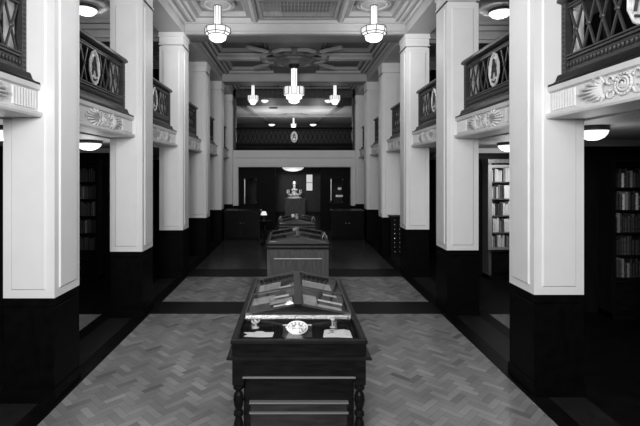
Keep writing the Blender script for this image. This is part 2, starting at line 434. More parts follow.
# octagonal boss, rosettes, grille
r = empty('ceiling_boss', (.03, 12.25, ZC), 'stepped octagonal ceiling boss with diagonal ribs, above the largest lantern', 'ceiling ornament')
o8 = PI / 8
MB().lathe([(.98, 0), (.98, -.05), (.9, -.07), (.8, -.05), (.8, 0)], 8, ph=o8).build('outer_ring', M['beam'], r)
MB().lathe([(.62, 0), (.62, -.07), (.5, -.09), (.5, -.14), (.34, -.17), (.3, -.23), (.001, -.23)], 8, ph=o8).build('stepped_drum', M['dceil'], r)
for i in range(8):
    a = i * PI / 4
    m = MB().box(.55, .9, -.06, .06, -.08, -.005).box(.86, .95, -.08, .08, -.09, -.005)
    m.build('bracket_or_glint', M['dceil'], r).rotation_euler.z = a
for sx in (-1, 1):
    for sy in (-1, 1):
        MB().bar((sx * .68, sy * .62, -.03), (sx * 1.2, sy * 1.1, -.03), .09, .07).build('diagonal_rib', M['beam'], r)
def rose(x, y, label, z=ZC + .16):
    r = empty('ceiling_rosette', (x, y, z), label, 'ceiling ornament', 'lantern rosettes')
    m = MB().lathe([(.36, 0.01), (.36, -.03), (.33, -.045), (.3, -.03), (.22, -.035), (.14, -.05), (.001, -.05)], 24)
    m.build('plate', M['beam'], r)
    m = MB().tube([(.265 * math.cos(i * PI / 12), .265 * math.sin(i * PI / 12), -.03) for i in range(25)], .02, 6)
    for i in range(16):
        a = i * PI / 8; m.ball((.265 * math.cos(a), .265 * math.sin(a), -.03), .035, sz=.6, n=6)
    m.build('leaf_ring', M['relief'], r, smooth=True)
LA = [(-1.5, 8.76), (1.61, 8.76)]
rose(*LA[0], 'round leafy ceiling rosette above the nearer left lantern'); rose(*LA[1], 'round leafy ceiling rosette above the nearer right lantern')
r = empty('ceiling_grille', (.105, 8.8, ZC + .02), 'dark square ventilation grille in the middle coffer nearest the camera', 'grille')
m = MB().box(-.34, .62, -.56, .2, .05, .06)
m.build('dark_opening', M['black'], r)
m = MB()
for i in range(23):
    x = -.77 + i * .07; m.box(x - .005, x + .005, -.5, .5, .02, .024)
for i in range(15):
    y = -.5 + i * .0715; m.box(-.77, .77, y - .005, y + .005, .02, .024)
m.build('lattice', M['beam'], r)
m = MB().box(-.81, -.74, -.56, .54, .0, .04).box(.74, .81, -.56, .54, .0, .04).box(-.74, .74, .47, .54, 0, .04).box(-.74, .74, -.56, -.5, 0, .04)
m.build('frame', M['ceil'], r)

# ------------------------------------------------------------------ pendant lanterns
def make_lantern(label, loc, s=1.0):
    r = empty('pendant_lantern', loc, label, 'ceiling lamp', 'drum lanterns')
    MB().lathe([(.1, 0), (.1, -.025), (.075, -.04), (.07, -.055)], 16).build('canopy', M['black'], r)
    st = MB().lathe([(.07, -.055), (.07, -.46)], 8, ph=o8).build('stem', M['lamp'], r)
    m = MB()
    for i in range(8):
        a = o8 + i * PI / 4; m.bar((.072 * math.cos(a), .072 * math.sin(a), -.055), (.072 * math.cos(a), .072 * math.sin(a), -.46), .009)
    m.build('stem_frame', M['bronze'], st)
    MB().lathe([(.07, -.455), (.225, -.47), (.25, -.49), (.25, -.595), (.2, -.635), (.16, -.64)], 8, ph=0).build('drum', M['lamp'], r)
    m = MB()
    for i in range(8):
        a = i * PI / 4; c, s_ = math.cos(a), math.sin(a); b = a + PI / 4; c2, s2 = math.cos(b), math.sin(b)
        m.bar((.254 * c, .254 * s_, -.485), (.254 * c, .254 * s_, -.6), .014)
        for rr, z in ((.254, -.488), (.254, -.597), (.203, -.637)): m.bar((rr * c, rr * s_, z), (rr * c2, rr * s2, z), .012)
        m.bar((.254 * c, .254 * s_, -.597), (.203 * c, .203 * s_, -.637), .012)
    m.build('metal_frame', M['black'], r)
    MB().lathe([(.17, -.63), (.175, -.67), (.16, -.71), (.1, -.745), (.001, -.75)], 16).build('bowl', M['lampb'], r, smooth=True)
    return r
zA = ZC + .15
lanA = make_lantern('lit drum lantern with tall glass stem, nearer one on the left', (LA[0][0], LA[0][1], zA))
dup(lanA, (LA[1][0], LA[1][1], zA), 'lit drum lantern with tall glass stem, nearer one on the right')

def make_crown(label, loc, n=8):
    r = empty('pendant_lantern', loc, label, 'ceiling lamp', 'crown lanterns')
    MB().lathe([(.15, 0), (.15, -.05), (.115, -.06), (.11, -.1)], 12).build('canopy', M['black'], r)
    st = MB().lathe([(.09, -.1), (.09, -.62)], 8, ph=o8).build('stem', M['lampb'], r)
    m = MB()
    for i in range(8):
        a = o8 + i * PI / 4; m.bar((.093 * math.cos(a), .093 * math.sin(a), -.1), (.093 * math.cos(a), .093 * math.sin(a), -.62), .014)
    m.build('stem_frame', M['bronze'], st)
    m = MB().lathe([(.16, -.6), (.17, -.9), (.1, -.92)], 8, ph=o8)
    for i in range(8):
        a = i * PI / 4; mt = Matrix.Rotation(a, 4, 'Z')
        m.box(.13, .285, -.075, .075, -.83, -.62, mt)
    h = m.build('head', M['lamp'], r)
    m = MB()
    for i in range(8):
        mt = Matrix.Rotation(i * PI / 4, 4, 'Z')
        for y in (-.08, .08): m.box(.275, .292, y - .006, y + .006, -.835, -.615, mt)
        m.box(.275, .292, -.08, .08, -.84, -.828, mt)
    m.build('head_frame', M['bronze'], h)
    MB().lathe([(.22, -.835), (.22, -.93), (.15, -.96), (.15, -1.02), (.08, -1.06), (.001, -1.07)], 8).build('lower_tier', M['lampb'], r)
    return r
crown = make_crown('largest lit crown lantern hanging on the centre line of the hall', (.03, 12.25, 5.22))
for x, lab in ((-1.43, 'left'), (1.5, 'right')):
    dup(crown, (x, 15.75, 5.42), f'small lit crown lantern hanging near the end wall on the {lab}', 'small crown lanterns', scale=(.68, .68, .72))
dup(crown, (0.03, 24, 5.25), 'distant lit stem lantern on the centre line above the end balcony', 'far lantern', scale=(.55, .55, .6))

def bowl_lamp(x, y, z, label, rad=.2, octo=False, m_='lampb'):
    r = empty('ceiling_light', (x, y, z), label, 'ceiling lamp', 'round ceiling bowls')
    MB().lathe([(rad * 1.05, 0), (rad * 1.08, -.04), (rad * .98, -.055)], 20).build('rim', M['bronze'], r)
    MB().lathe([(rad, -.05), (rad * .92, -.09), (rad * .7, -.13), (rad * .35, -.155), (.001, -.16)], 20).build('glass_bowl', M[m_], r, smooth=True)
    if octo:
        MB().lathe([(rad * 2.1, .08), (rad * 2.1, .02), (rad * 1.8, .0), (rad * 1.7, .03), (rad * 1.3, .03), (rad * 1.02, -.01)], 8, ph=o8).build('octagonal_moulding', M['beam'], r)
    return r
bowl_lamp(-3.98, 8.45, 5.42, 'lit bowl lamp in octagonal moulding on the left gallery ceiling', .21, True)
bowl_lamp(4.05, 8.6, 5.42, 'lit bowl lamp in octagonal moulding on the right gallery ceiling', .21, True)
bowl_lamp(-3.3, 7.1, 2.76, 'lit bowl lamp under the left alcove ceiling behind the nearest pier', .2)
bowl_lamp(-3.3, 4.95, 2.76, 'lit bowl lamp at the far left edge under the nearest balcony', .2)
bowl_lamp(3.34, 4.9, 2.76, 'lit bowl lamp under the right alcove ceiling beside the nearest pier', .15)
bowl_lamp(3.75, 7.6, 2.76, 'lit bowl lamp in the right alcove with the bright bookcase', .2)

# ------------------------------------------------------------------ bookcases and books
def bookcase(x0, x1, y, zb, zt, rows, label, wood='darkwall', glazed=False, depth=.3):
    r = empty('bookcase', ((x0 + x1) / 2, y, 0), label, 'bookcase')
    h = (x1 - x0) / 2; wm = M[wood]
    pitch = (zt - zb) / rows
    for s in (-1, 1):
        MB().box(s * h - .03, s * h + .03, -depth, 0, .0, zt + .04).build('side_panel', wm, r)
    MB().box(-h + .03, h - .03, -.02, 0, zb, zt).build('back_panel', wm, r)
    for i in range(rows + 1):
        MB().box(-h + .03, h - .03, -depth + .02, -.02, zb + i * pitch - .022, zb + i * pitch).build('shelf', wm, r)
    m = MB().box(-h + .03, h - .03, -depth - .03, -.0, .08, zb - .03).box(-h, h, -depth - .05, 0, zb - .05, zb - .025).box(-h - .03, h + .03, -depth - .05, 0, 0, .08)
    base = m.build('base_cupboard', M['wood'], r)
    for s in (-1, 1):
        d = MB().box(min(0, s * h) + .05, max(0, s * h) - .05, -depth - .045, -depth - .03, .13, zb - .09).build('cupboard_door', M['wood'], base)
    MB().box(-h - .06, h + .06, -depth - .05, 0, zt + .04, zt + .12).build('cornice', wm, r)
    if glazed:
        m = MB().box(-h - .05, -h + .03, -depth - .03, -depth, zb, zt).box(h - .03, h + .05, -depth - .03, -depth, zb, zt).box(-h + .03, h - .03, -depth - .03, -depth, zt - .06, zt).box(-h + .03, h - .03, -depth - .03, -depth, zb, zb + .05)
        d = m.build('door', M['litoak'], r)
        MB().box(-h + .03, h - .03, -depth - .018, -depth - .014, zb + .05, zt - .06).build('pane', M['glass'], d)
    return [zb + i * pitch for i in range(rows)], pitch
def book_mesh(mk):
    m = MB()                                       # unit book: rounded spine towards -y
    m.ext([(-.5, 0), (.5, 0), (.5, 1), (-.5, 1)], .12, 1)
    n = 6; v = []
    for i in range(n + 1):
        a = PI * i / n; v.append((.5 * math.cos(a), .12 - .12 * math.sin(a)))
    vs = [(x, y, 0) for x, y in v] + [(x, y, 1) for x, y in v]
    m.add(vs, [(i, i + 1, i + n + 2, i + n + 1) for i in range(n)] + [tuple(range(n + 1)), tuple(range(n + 1, 2 * n + 2))[::-1]])
    for z in (.2, .72): m.box(-.52, .52, -.02, .1, z, z + .03)
    o = m.build('book', M[mk]); me = o.data
    bpy.data.objects.remove(o); return me
BM = {k: book_mesh(k) for k in ('b0', 'b1', 'b2', 'b3')}
ROW = ['lowest', 'second lowest', 'middle', 'second highest', 'top', 'highest']
def fill(shelf_z, pitch, x0, x1, yfront, where, tones, rnd, names=None, boxes=()):
    for i, z in enumerate(shelf_z):
        x = x0
        while x < x1 - .02:
            t = rnd.uniform(.032, .052); hgt = pitch * rnd.uniform(.62, .86)
            if x + t > x1: break
            if any(a - .01 < x + t / 2 < b_ + .01 and i == j for a, b_, j in boxes): x += t; continue
            k = rnd.choices(('b0', 'b1', 'b2', 'b3'), tones)[0]
            o = bpy.data.objects.new('book', BM[k]); C.objects.link(o)
            o.scale = (t * .94, .2, hgt); o.location = (x + t / 2, yfront + rnd.uniform(0, .02), z + .001)
            nm = {'b0': 'black', 'b1': 'brownish', 'b2': 'grey', 'b3': 'white'}[k]
            tag(o, f'{nm} book upright on the {ROW[i]} shelf of {where}', 'book', f'{nm} books, {ROW[i]} shelf, {where}')
            x += t
rnd = random.Random(11)
yb = DR + 2 * BAY + .15 - .005
z, p = bookcase(4.14, 5.16, yb, .62, 2.40, 5, 'glazed bookcase with lamplight painted into its pale volumes, seen between the first and second right piers', 'midwood', True)
fill(z, p, 4.19, 4.44, yb - .26, 'the glazed bookcase toned as lamplit on the right', (1, 1, 2, 8), rnd)  # mostly white books: lamplight on them put into the choice of colour
fill(z, p, 4.44, 5.0, yb - .26, 'the glazed bookcase toned as lamplit on the right', (0, 1, 2, 8), rnd, boxes=((4.44, 4.9, 1), (4.44, 4.9, 3)))
for zi, lab in ((1, 'second lowest'), (3, 'second highest')):
    m = MB().box(4.46, 4.88, yb - .26, yb - .04, z[zi] + .001, z[zi] + .27).box(4.455, 4.885, yb - .265, yb - .035, z[zi] + .2, z[zi] + .28)
    tag(m.build('file_box', M['b3'], bevel=.004), f'broad white file box on the {lab} shelf of the bright glazed bookcase', 'box')
yb = DR + BAY + .15 - .005
z, p = bookcase(4.92, 5.95, yb, .62, 2.36, 5, 'dark open bookcase beyond the nearest right pier, at the far right')
fill(z, p, 4.97, 5.55, yb - .26, 'the dark bookcase at the right edge', (8, 4, 1, .15), rnd)
yb = DL + 2 * BAY + .15 - .005
z, p = bookcase(-5.3, -4.06, yb, .62, 2.40, 5, 'dark open bookcase seen between the first and second left piers')
fill(z, p, -4.75, -4.1, yb - .26, 'the dark bookcase on the left', (7, 4, 1.5, .4), rnd)

# ------------------------------------------------------------------ display cases
def gable_top(r, W, y0, y1, zr, front, docs=True, wood='wood', rise=.085):
    """glazed top: rim, flat front pane of depth `front`, then a ridged pair of glazed lids"""
    h = W / 2; g0 = y0 + front
    rim = MB().box(-h, h, y0, y0 + .045, zr - .03, zr).box(-h, h, y1 - .045, y1, zr - .03, zr).box(-h, -h + .045, y0 + .045, y1 - .045, zr - .03, zr).box(h - .045, h, y0 + .045, y1 - .045, zr - .03, zr)
    rim.build('rim', M['rimwood'], r, bevel=.006)
    if front > .1:
        lid = MB().box(-h + .045, h - .045, y0 + .045, g0 - .03, zr - .012, zr - .006).build('flat_glass', M['glass'], r)
        MB().box(-h + .05, h - .05, g0 - .03, g0 - .008, zr - .03, zr + .004).build('cross_bar', M['nickel'], r)
    rd = MB().box(-.035, .035, g0, y1 - .02, zr + rise - .035, zr + rise + .006).build('ridge_board', M['wood'], r)
    e = h - .05
    for s in (-1, 1):
        # pane from the ridge down to the eave
        v = [(s * .035, g0, zr + rise), (s * e, g0, zr + .004), (s * e, y1 - .03, zr + .004), (s * .035, y1 - .03, zr + rise)]
        lid = MB().add(v + [(x, y, q - .006) for x, y, q in v], [(0, 1, 2, 3), (7, 6, 5, 4), (0, 4, 5, 1), (1, 5, 6, 2), (2, 6, 7, 3), (3, 7, 4, 0)]).build('sloping_glass', M['glass'], r)
        m = MB(); ym = (g0 + y1) / 2 - .03
        for y in (g0, ym, y1 - .03):
            m.bar((s * .035, y, zr + rise + .002), (s * e, y, zr + .006), .018, .014)
        m.bar((s * e, g0, zr + .006), (s * e, y1 - .03, zr + .006), .016, .014)
        m.build('lid_frame', M['bronze'], lid)
    for y, nm in ((g0 + .002, 'front_gable'), (y1 - .028, 'rear_gable')):
        m = MB().add([(-e, y, zr - .02), (e, y, zr - .02), (e, y, zr + .002), (.035, y, zr + rise - .004), (-.035, y, zr + rise - .004), (-e, y, zr + .002)] + [(-e, y + .008, zr - .02), (e, y + .008, zr - .02), (e, y + .008, zr + .002), (.035, y + .008, zr + rise - .004), (-.035, y + .008, zr + rise - .004), (-e, y + .008, zr + .002)],
                     [(0, 1, 2, 3, 4, 5), (11, 10, 9, 8, 7, 6)] + [(i, (i + 1) % 6, (i + 1) % 6 + 6, i + 6) for i in range(6)])
        m.build(nm, M['rimwood'], r)
    # lining: flat bed in front, sloping beds under the lids
    if front > .1: MB().box(-h + .045, h - .045, y0 + .045, g0, zr - .09, zr - .07).build('flat_bed', M['cloth'], r)
    for s in (-1, 1):
        v = [(s * .03, g0 + .01, zr + rise - .05), (s * e, g0 + .01, zr - .05), (s * e, y1 - .045, zr - .05), (s * .03, y1 - .045, zr + rise - .05)]
        MB().add(v + [(x, y, q - .01) for x, y, q in v], [(0, 1, 2, 3), (7, 6, 5, 4), (0, 4, 5, 1), (1, 5, 6, 2), (2, 6, 7, 3), (3, 7, 4, 0)]).build('sloping_bed', M['bed'], r)

# the front case
CX, Y0, Y1, ZR, W = .045, 3.26, 5.15, 1.0, 1.02
case = empty('display_case', (CX, 0, 0), 'nearest long dark wooden display case with glazed ridge top and turned legs', 'display case')
h = W / 2
gable_top(case, W, Y0, Y1, ZR, .60)
MB().box(-h + .012, h - .012, Y0 + .012, Y1 - .012, .885, ZR - .09).box(-h + .012, h - .012, Y0 + .012, Y0 + .04, ZR - .09, ZR - .03).box(-h + .012, h - .012, Y1 - .04, Y1 - .012, ZR - .09, ZR - .03).box(-h + .012, -h + .04, Y0 + .04, Y1 - .04, ZR - .09, ZR - .03).box(h - .04, h - .012, Y0 + .04, Y1 - .04, ZR - .09, ZR - .03).build('case_body', M['wood'], case)
MB().ext([(-h - .02, .862), (-h - .028, .87), (-h - .02, .885), (h + .02, .885), (h + .028, .87), (h + .02, .862)], Y0 - .02, Y1 + .02).build('ledge', M['rimwood'], case)
m = MB().box(-h + .09, h - .09, Y0 + .02, Y0 + .05, .725, .862).box(-h + .09, h - .09, Y1 - .05, Y1 - .02, .725, .862).box(-h + .02, -h + .05, Y0 + .09, Y1 - .09, .725, .862).box(h - .05, h - .02, Y0 + .09, Y1 - .09, .725, .862)
fr = m.build('apron', M['wood'], case)
for y in (Y0 + .008, Y1 - .03): MB().box(-h + .09, h - .09, y, y + .022, .715, .727).build('apron_bead', M['nickeld'], fr)
for sx in (-1, 1):
    for yy in (Y0 + .055, Y1 - .055):
        mt = Matrix.Translation((sx * (h - .055), yy, 0))
        m = MB().box(-.042, .042, -.042, .042, .665, .862, mt).box(-.042, .042, -.042, .042, 0, .1, mt)
        m.lathe([(.03, .1), (.038, .115), (.038, .13), (.022, .15), (.03, .2), (.038, .3), (.036, .36), (.024, .40), (.024, .41), (.038, .425), (.038, .445), (.022, .46), (.034, .5), (.041, .54), (.034, .58), (.022, .6), (.022, .61), (.04, .625), (.04, .645), (.028, .655), (.028, .666)], 16, mt)
        m.build('turned_leg', M['wood'], case, smooth=False)
# recessed inner cupboard
q0, q1 = Y0 + .14, Y1 - .14
m = MB().box(-h + .085, h - .085, q0, q1, .0, .885)
inner = m.build('inner_cupboard', M['wood'], case)
MB().box(-.37, .37, q0 - .02, q0, .06, .47).build('raised_panel', M['panelwood'], inner)
for z in (.475, .398): MB().box(-.38, .38, q0 - .035, q0 - .02 if z < .42 else q0, z, z + .012).build('panel_bead', M['nickeld'], inner)

def put(name, x, y, z, label, cat, group=None): return empty(name, (x, y, z), label, cat, group)
zb = ZR - .068
# exhibits on the flat bed
r = tag(MB().add([(-.13, -.04, 0), (.0, -.055, 0), (.10, -.05, 0), (.11, .05, 0), (.03, .05, 0), (.02, .075, 0), (-.04, .07, 0), (-.05, .045, 0), (-.14, .05, 0), (-.10, .0, 0)],
    [tuple(range(10))]).build('paper_sheet', M['paper'], loc=(-.265, 3.56, zb + .004)), 'ragged white paper lying at the left front of the nearest display case', 'paper')
so = r.modifiers.new('thick', 'SOLIDIFY'); so.thickness = .003
r = put('open_booklet', .36, 3.57, zb, 'open white booklet lying at the right front of the nearest display case', 'booklet')
for s in (-1, 1):
    m = MB().add([(0, -.062, .016), (s * .06, -.066, .02), (s * .115, -.07, .008), (s * .105, .07, .008), (s * .055, .066, .02), (0, .062, .016), (0, -.062, 0), (s * .115, -.07, 0), (s * .105, .07, 0), (0, .062, 0)],
                 [(0, 1, 4, 5), (1, 2, 3, 4), (6, 7, 2, 1, 0), (9, 5, 4, 3, 8), (2, 7, 8, 3), (6, 9, 8, 7)])
    m.build('leaf', M['paper'], r)
r.rotation_euler.z = -.06
m = MB().tube([(-.075, -.03, .019), (-.03, -.01, .022), (-.06, .02, .02), (-.02, .035, .021), (-.07, .045, .019)], .0035, 4)
m.build('drawing', M['b2'], r)
r = put('oval_plaque', .035, 3.53, zb, 'bright embossed oval plaque propped in the middle of the nearest display case', 'plaque')
tilt = Matrix.Translation((0, 0, .008)) @ Matrix.Rotation(math.radians(38), 4, 'X')
m = MB()
pl = [(.085 * math.cos(i * PI / 12), .062 + .06 * math.sin(i * PI / 12)) for i in range(24)]
m.add([(x, z, .008) for x, z in pl] + [(x, z, 0) for x, z in pl], [tuple(range(24)), tuple(range(24, 48))[::-1]] + [(i, (i + 1) % 24, (i + 1) % 24 + 24, i + 24) for i in range(24)], tilt)
m.build('plate', M['bed2'], r)
m = MB()
pts = [tilt @ Vector((x * .95, .062 + (z - .062) * .95, .012)) for x, z in pl]; m.tube(pts + pts[:1], .006, 6)
for i in range(12):
    a = i * PI / 6; m.ball(tilt @ Vector((.06 * math.cos(a), .062 + .04 * math.sin(a), .012)), .011, n=6)
m.ball(tilt @ Vector((0, .062, .012)), .022, n=8); m.bar(tilt @ Vector((-.05, .062, .012)), tilt @ Vector((.05, .062, .012)), .01); m.bar(tilt @ Vector((0, .02, .012)), tilt @ Vector((0, .105, .012)), .01)
m.build('embossed_crest', M['white'], r)
MB().box(-.12, .12, -.02, .13, -.001, .004).box(-.12, .12, .12, .132, .004, .045).build('backing_stand', M['bed'], r)
MB().box(-.12, .12, .117, .133, .045, .05).build('top_edge', M['paper'], r)
r = put('glass_ornament', -.315, 3.72, zb, 'small branched white ornament at the rear left of the flat glass section', 'ornament')
m = MB().lathe([(.03, 0), (.03, .008), (.008, .015), (.007, .05), (.014, .06), (.001, .07)], 10)
for i in range(4):
    a = i * PI / 2 + .4; m.tube([(0, 0, .035), (.022 * math.cos(a), .022 * math.sin(a), .045), (.034 * math.cos(a), .034 * math.sin(a), .062)], .006, 5)
m.build('stand', M['silver'], r, smooth=True)
r = put('slender_stand', .335, 3.73, zb, 'slender pale stand at the rear right of the flat glass section', 'ornament')
MB().lathe([(.022, 0), (.022, .006), (.008, .01), (.008, .06), (.018, .066), (.018, .07)], 12).build('stem', M['silver'], r)

# sheets on the sloping beds of the front case
def on_bed(s, t, y):       # s side, t 0 at ridge..1 at eave
    e = h - .05; rise = .085
    x = s * (.03 + (e - .03) * t); z = ZR + rise - .05 - rise * t
    return Vector((CX + x, y, z + .003))
sl = math.atan2(.085, h - .08)
def sheet(s, t, y, w, d, label, name='document', m_='page', cat='document', frame=False):
    p = on_bed(s, t, y)
    r = empty(name, p, label, cat)
    r.rotation_euler = (0, s * sl, 0)
    MB().box(-w / 2, w / 2, -d / 2, d / 2, 0, .003).build('sheet', M[m_], r)
    if frame:
        m = MB()
        for a in (-1, 1):
            m.box(a * w / 2 - .006, a * w / 2 + .006, -d / 2 - .006, d / 2 + .006, 0, .006); m.box(-w / 2 + .006, w / 2 - .006, a * d / 2 - .006, a * d / 2 + .006, 0, .006)
        m.build('frame', M['silver'], r)
    return r
sheet(-1, .62, 4.78, .22, .34, 'framed grey document at the far end of the left lid in the nearest case', frame=True)
sheet(-1, .22, 4.72, .12, .05, 'short white label near the ridge under the far left pane', 'label_card', 'paper', 'label card')
sheet(-1, .3, 4.38, .15, .06, 'white label near the ridge under the middle of the left lid', 'label_card', 'paper', 'label card')
sheet(-1, .70, 4.36, .22, .22, 'grey printed sheet under the middle of the left lid near the eave')
sheet(-1, .74, 4.02, .17, .055, 'long white label near the eave under the near left pane', 'label_card', 'paper', 'label card')
sheet(-1, .26, 4.08, .17, .055, 'long white label beside the ridge under the near left pane', 'label_card', 'paper', 'label card')
sheet(-1, .3, 4.22, .22, .12, 'small grey printed sheet beside the ridge under the near left pane')
sheet(1, .42, 4.78, .3, .3, 'large grey document at the far end of the right lid in the nearest case', frame=True)
sheet(1, .70, 4.52, .14, .05, 'short white label near the eave under the middle of the right lid', 'label_card', 'paper', 'label card')
sheet(1, .66, 4.28, .24, .05, 'long white strip near the eave under the near right pane', 'label_card', 'paper', 'label card')
sheet(1, .2, 4.2, .13, .34, 'tall pale document beside the ridge under the near right pane')
sheet(1, .6, 4.06, .25, .16, 'grey printed sheet at the near end of the right lid')

def panelled_case(x, y0, y1, W, zr, label, front):
    r = empty('display_case', (x, 0, 0), label, 'display case')
    h = W / 2
    gable_top(r, W, y0, y1, zr, front, wood='midwood')
    if front <= .3:
        MB().add([(-h + .01, y0 + .01, zr - .005), (h - .01, y0 + .01, zr - .005), (h - .07, y0 + front, zr + .004), (.03, y0 + front, zr + .08), (-.03, y0 + front, zr + .08), (-h + .07, y0 + front, zr + .004)], [(0, 1, 2, 3, 4, 5)]).build('hipped_front', M['midwood'], r)
    body = MB().box(-h + .03, h - .03, y0 + .03, y1 - .03, .1, zr - .12).box(-h + .03, h - .03, y0 + .03, y0 + .05, zr - .12, zr - .03).box(-h + .03, -h + .05, y0 + .05, y1 - .03, zr - .12, zr - .03).box(h - .05, h - .03, y0 + .05, y1 - .03, zr - .12, zr - .03).build('case_body', M['midwood'], r)
    MB().box(-h - .005, h + .005, y0 - .005, y1 + .005, zr - .09, zr - .06).build('moulding', M['rimwood'], r)
    MB().box(-h, h, y0, y1, 0, .1).build('plinth', M['wood'], r)
    pf = MB()
    for a, b_, c, d in ((-h + .03, -h + .15, .1, zr - .12), (h - .15, h - .03, .1, zr - .12), (-h + .15, h - .15, zr - .25, zr - .12), (-h + .15, h - .15, .1, .22)):
        pf.box(a, b_, y0 + .005, y0 + .03, c, d)
    pf.build('panel_frame', M['midwood'], body)
    MB().box(-h + .15, h - .15, y0 + .0, y0 + .03, zr - .262, zr - .25).build('panel_bead', M['silver'], body)
    return r
panelled_case(.085, 7.64, 9.3, 1.13, 1.0, 'middle display case with panelled oak front, behind the nearest case', .28)
panelled_case(.1, 10.5, 12.3, .92, 1.0, 'third display case along the aisle, farther and smaller than the panelled one', .25)
r = put('lamp_globe', .0, 11.0, 1.075, 'tiny bright globe on top of the third display case', 'ornament')
MB().lathe([(.04, 0), (.04, .01), (.012, .02), (.012, .04)], 10).build('foot', M['bronze'], r)
MB().ball((0, 0, .08), .05).build('globe', M['white'], r, smooth=True)

def tent_card(x, y, z, label):
    m = MB()
    for q in (-1, 1):
        m.add([(q * .05, 0, 0), (q * .05, .05, 0), (0, .05, .11), (0, 0, .11), (q * .044, 0, 0), (q * .044, .05, 0), (0, .05, .1), (0, 0, .1)], [(0, 1, 2, 3), (7, 6, 5, 4), (0, 3, 7, 4), (1, 5, 6, 2), (0, 4, 5, 1)])
    tag(m.build('tent_card', M['paper'], loc=(x, y, z)), label, 'card')
tent_card(.60, 8.33, 1.001, 'small white folded card standing on the right edge of the middle display case')
tent_card(-.33, 11.4, 1.001, 'small white folded card standing on the left edge of the third display case')
tent_card(.53, 11.4, 1.001, 'small white folded card standing on the right edge of the third display case')

# ------------------------------------------------------------------ low cabinets before the end wall
def low_cabinet(x0, x1, y0, y1, zt, label):
    r = empty('low_cabinet', ((x0 + x1) / 2, y0, 0), label, 'cabinet', 'low dark cabinets')
    w = (x1 - x0) / 2; d = y1 - y0
    body = MB().box(-w + .02, w - .02, .02, d, .08, zt - .05).build('carcass', M['wood'], r)
    MB().box(-w, w, 0, d + .01, zt - .05, zt).build('top', M['rimwood'], r, bevel=.01)
    MB().box(-w + .01, w - .01, .01, d, 0, .08).build('plinth', M['stone'], r)
    for i in range(2):
        a = -w + .06 + i * (w - .04); dr = MB().box(a, a + w - .08, 0, .02, .12, zt - .1).build('door', M['wood'], r)
        MB().box(a + .07, a + w - .15, -.008, .0, .2, zt - .18).build('door_panel', M['wood'], dr)
        MB().ball((a + (w - .12 if i == 0 else .04), -.015, .55), .018, n=8).build('knob', M['nickel'], dr)
    return r
low_cabinet(-2.3, -1.08, 14.6, 15.3, .97, 'low dark cabinet at the left of the passage before the end wall')
low_cabinet(1.25, 2.38, 14.6, 15.3, .97, 'low dark cabinet at the right of the passage before the end wall')
# card drawers against the fourth right pier
r = empty('card_drawer_cabinet', (3.0, 11.55, 0), 'dark card drawer cabinet with rows of bright knobs beside the third right pier', 'cabinet')
car = MB().box(-.42, .42, .02, .33, 0, 1.06).box(-.44, .44, 0, .34, 1.06, 1.09).build('carcass', M['darkwall'], r)
for i in range(6):
    for j in range(8):
        x = -.4 + i * .134; z = .1 + j * .118
        d = MB().box(x + .006, x + .128, 0, .02, z + .006, z + .112).build('drawer', M['darkwall'], r)
        MB().ball((x + .067, -.012, z + .06), .017, n=8).build('knob', M['nickel'], d, smooth=True)

# table and lamp shape added in place of small bright spots
r = empty('bright_spot_table', (-.86, 13.6, 0), 'small dark pedestal table added under a bright spot left of the passage between the display cases and left cabinet', 'table')
MB().lathe([(.2, .72), (.21, .735), (.2, .75), (.001, .75)], 20).build('tabletop', M['rimwood'], r)
MB().lathe([(.16, 0), (.15, .03), (.05, .08), (.035, .2), (.05, .4), (.03, .6), (.08, .72)], 14).build('pedestal', M['wood'], r)
r = put('bright_spot_lamp', -.9, 13.6, .751, 'small lamp shape added for a bright spot left of the passage', 'lamp')
MB().lathe([(.05, 0), (.05, .015), (.012, .03), (.012, .18)], 10).build('stand', M['bronze'], r)
MB().lathe([(.1, .17), (.06, .28), (.001, .285)], 14).build('shade', M['lamp'], r)

# ------------------------------------------------------------------ end wall
m = MB().box(XL + .004, XL + .2, YE, YE + .25, .95, 2.44).box(XR - .17, XR - .004, YE, YE + .25, .95, 2.44)
m.box(XL + .09, XL + .12, YE - .02, YE, 1.1, 2.44).box(XR - .12, XR - .09, YE - .02, YE, 1.1, 2.44)
struct(m.build('wall_end', M['plaster']), 'pale pilasters framing the opening in the end wall', 'wall')
struct(MB().box(XL + .02, XL + .22, YE - .01, YE + .26, 0, .95).box(XR - .19, XR - .02, YE - .01, YE + .26, 0, .95).build('baseboard_end', M['stone']), 'black stone base under the end pilasters', 'baseboard')
m = MB().box(XL + .004, XR - .004, YE, YE + .4, 2.44, 3.08).box(XL, XR, YE - .02, YE, 2.47, 2.62).box(XL, XR, YE - .035, YE, 2.62, 2.66)
struct(m.build('trim_8', M['plaster']), 'pale stepped entablature above the end opening', 'beam')
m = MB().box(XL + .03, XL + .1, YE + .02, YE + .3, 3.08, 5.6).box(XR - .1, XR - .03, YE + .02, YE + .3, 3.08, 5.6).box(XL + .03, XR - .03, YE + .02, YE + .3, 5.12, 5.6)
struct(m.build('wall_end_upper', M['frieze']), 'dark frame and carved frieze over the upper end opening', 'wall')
m = MB()
for i in range(24):
    x = XL + .2 + i * .19
    m.tube([(x + .07 * math.cos(t), YE + .015, 5.34 + .1 * math.sin(t)) for t in [q * PI / 5 for q in range(11)]], .015, 5); m.ball((x, YE + .015, 5.34), .035, n=6)
struct(m.build('trim_9', M['dceil'], smooth=True), 'row of carved rings on the frieze above the upper opening', 'frieze')

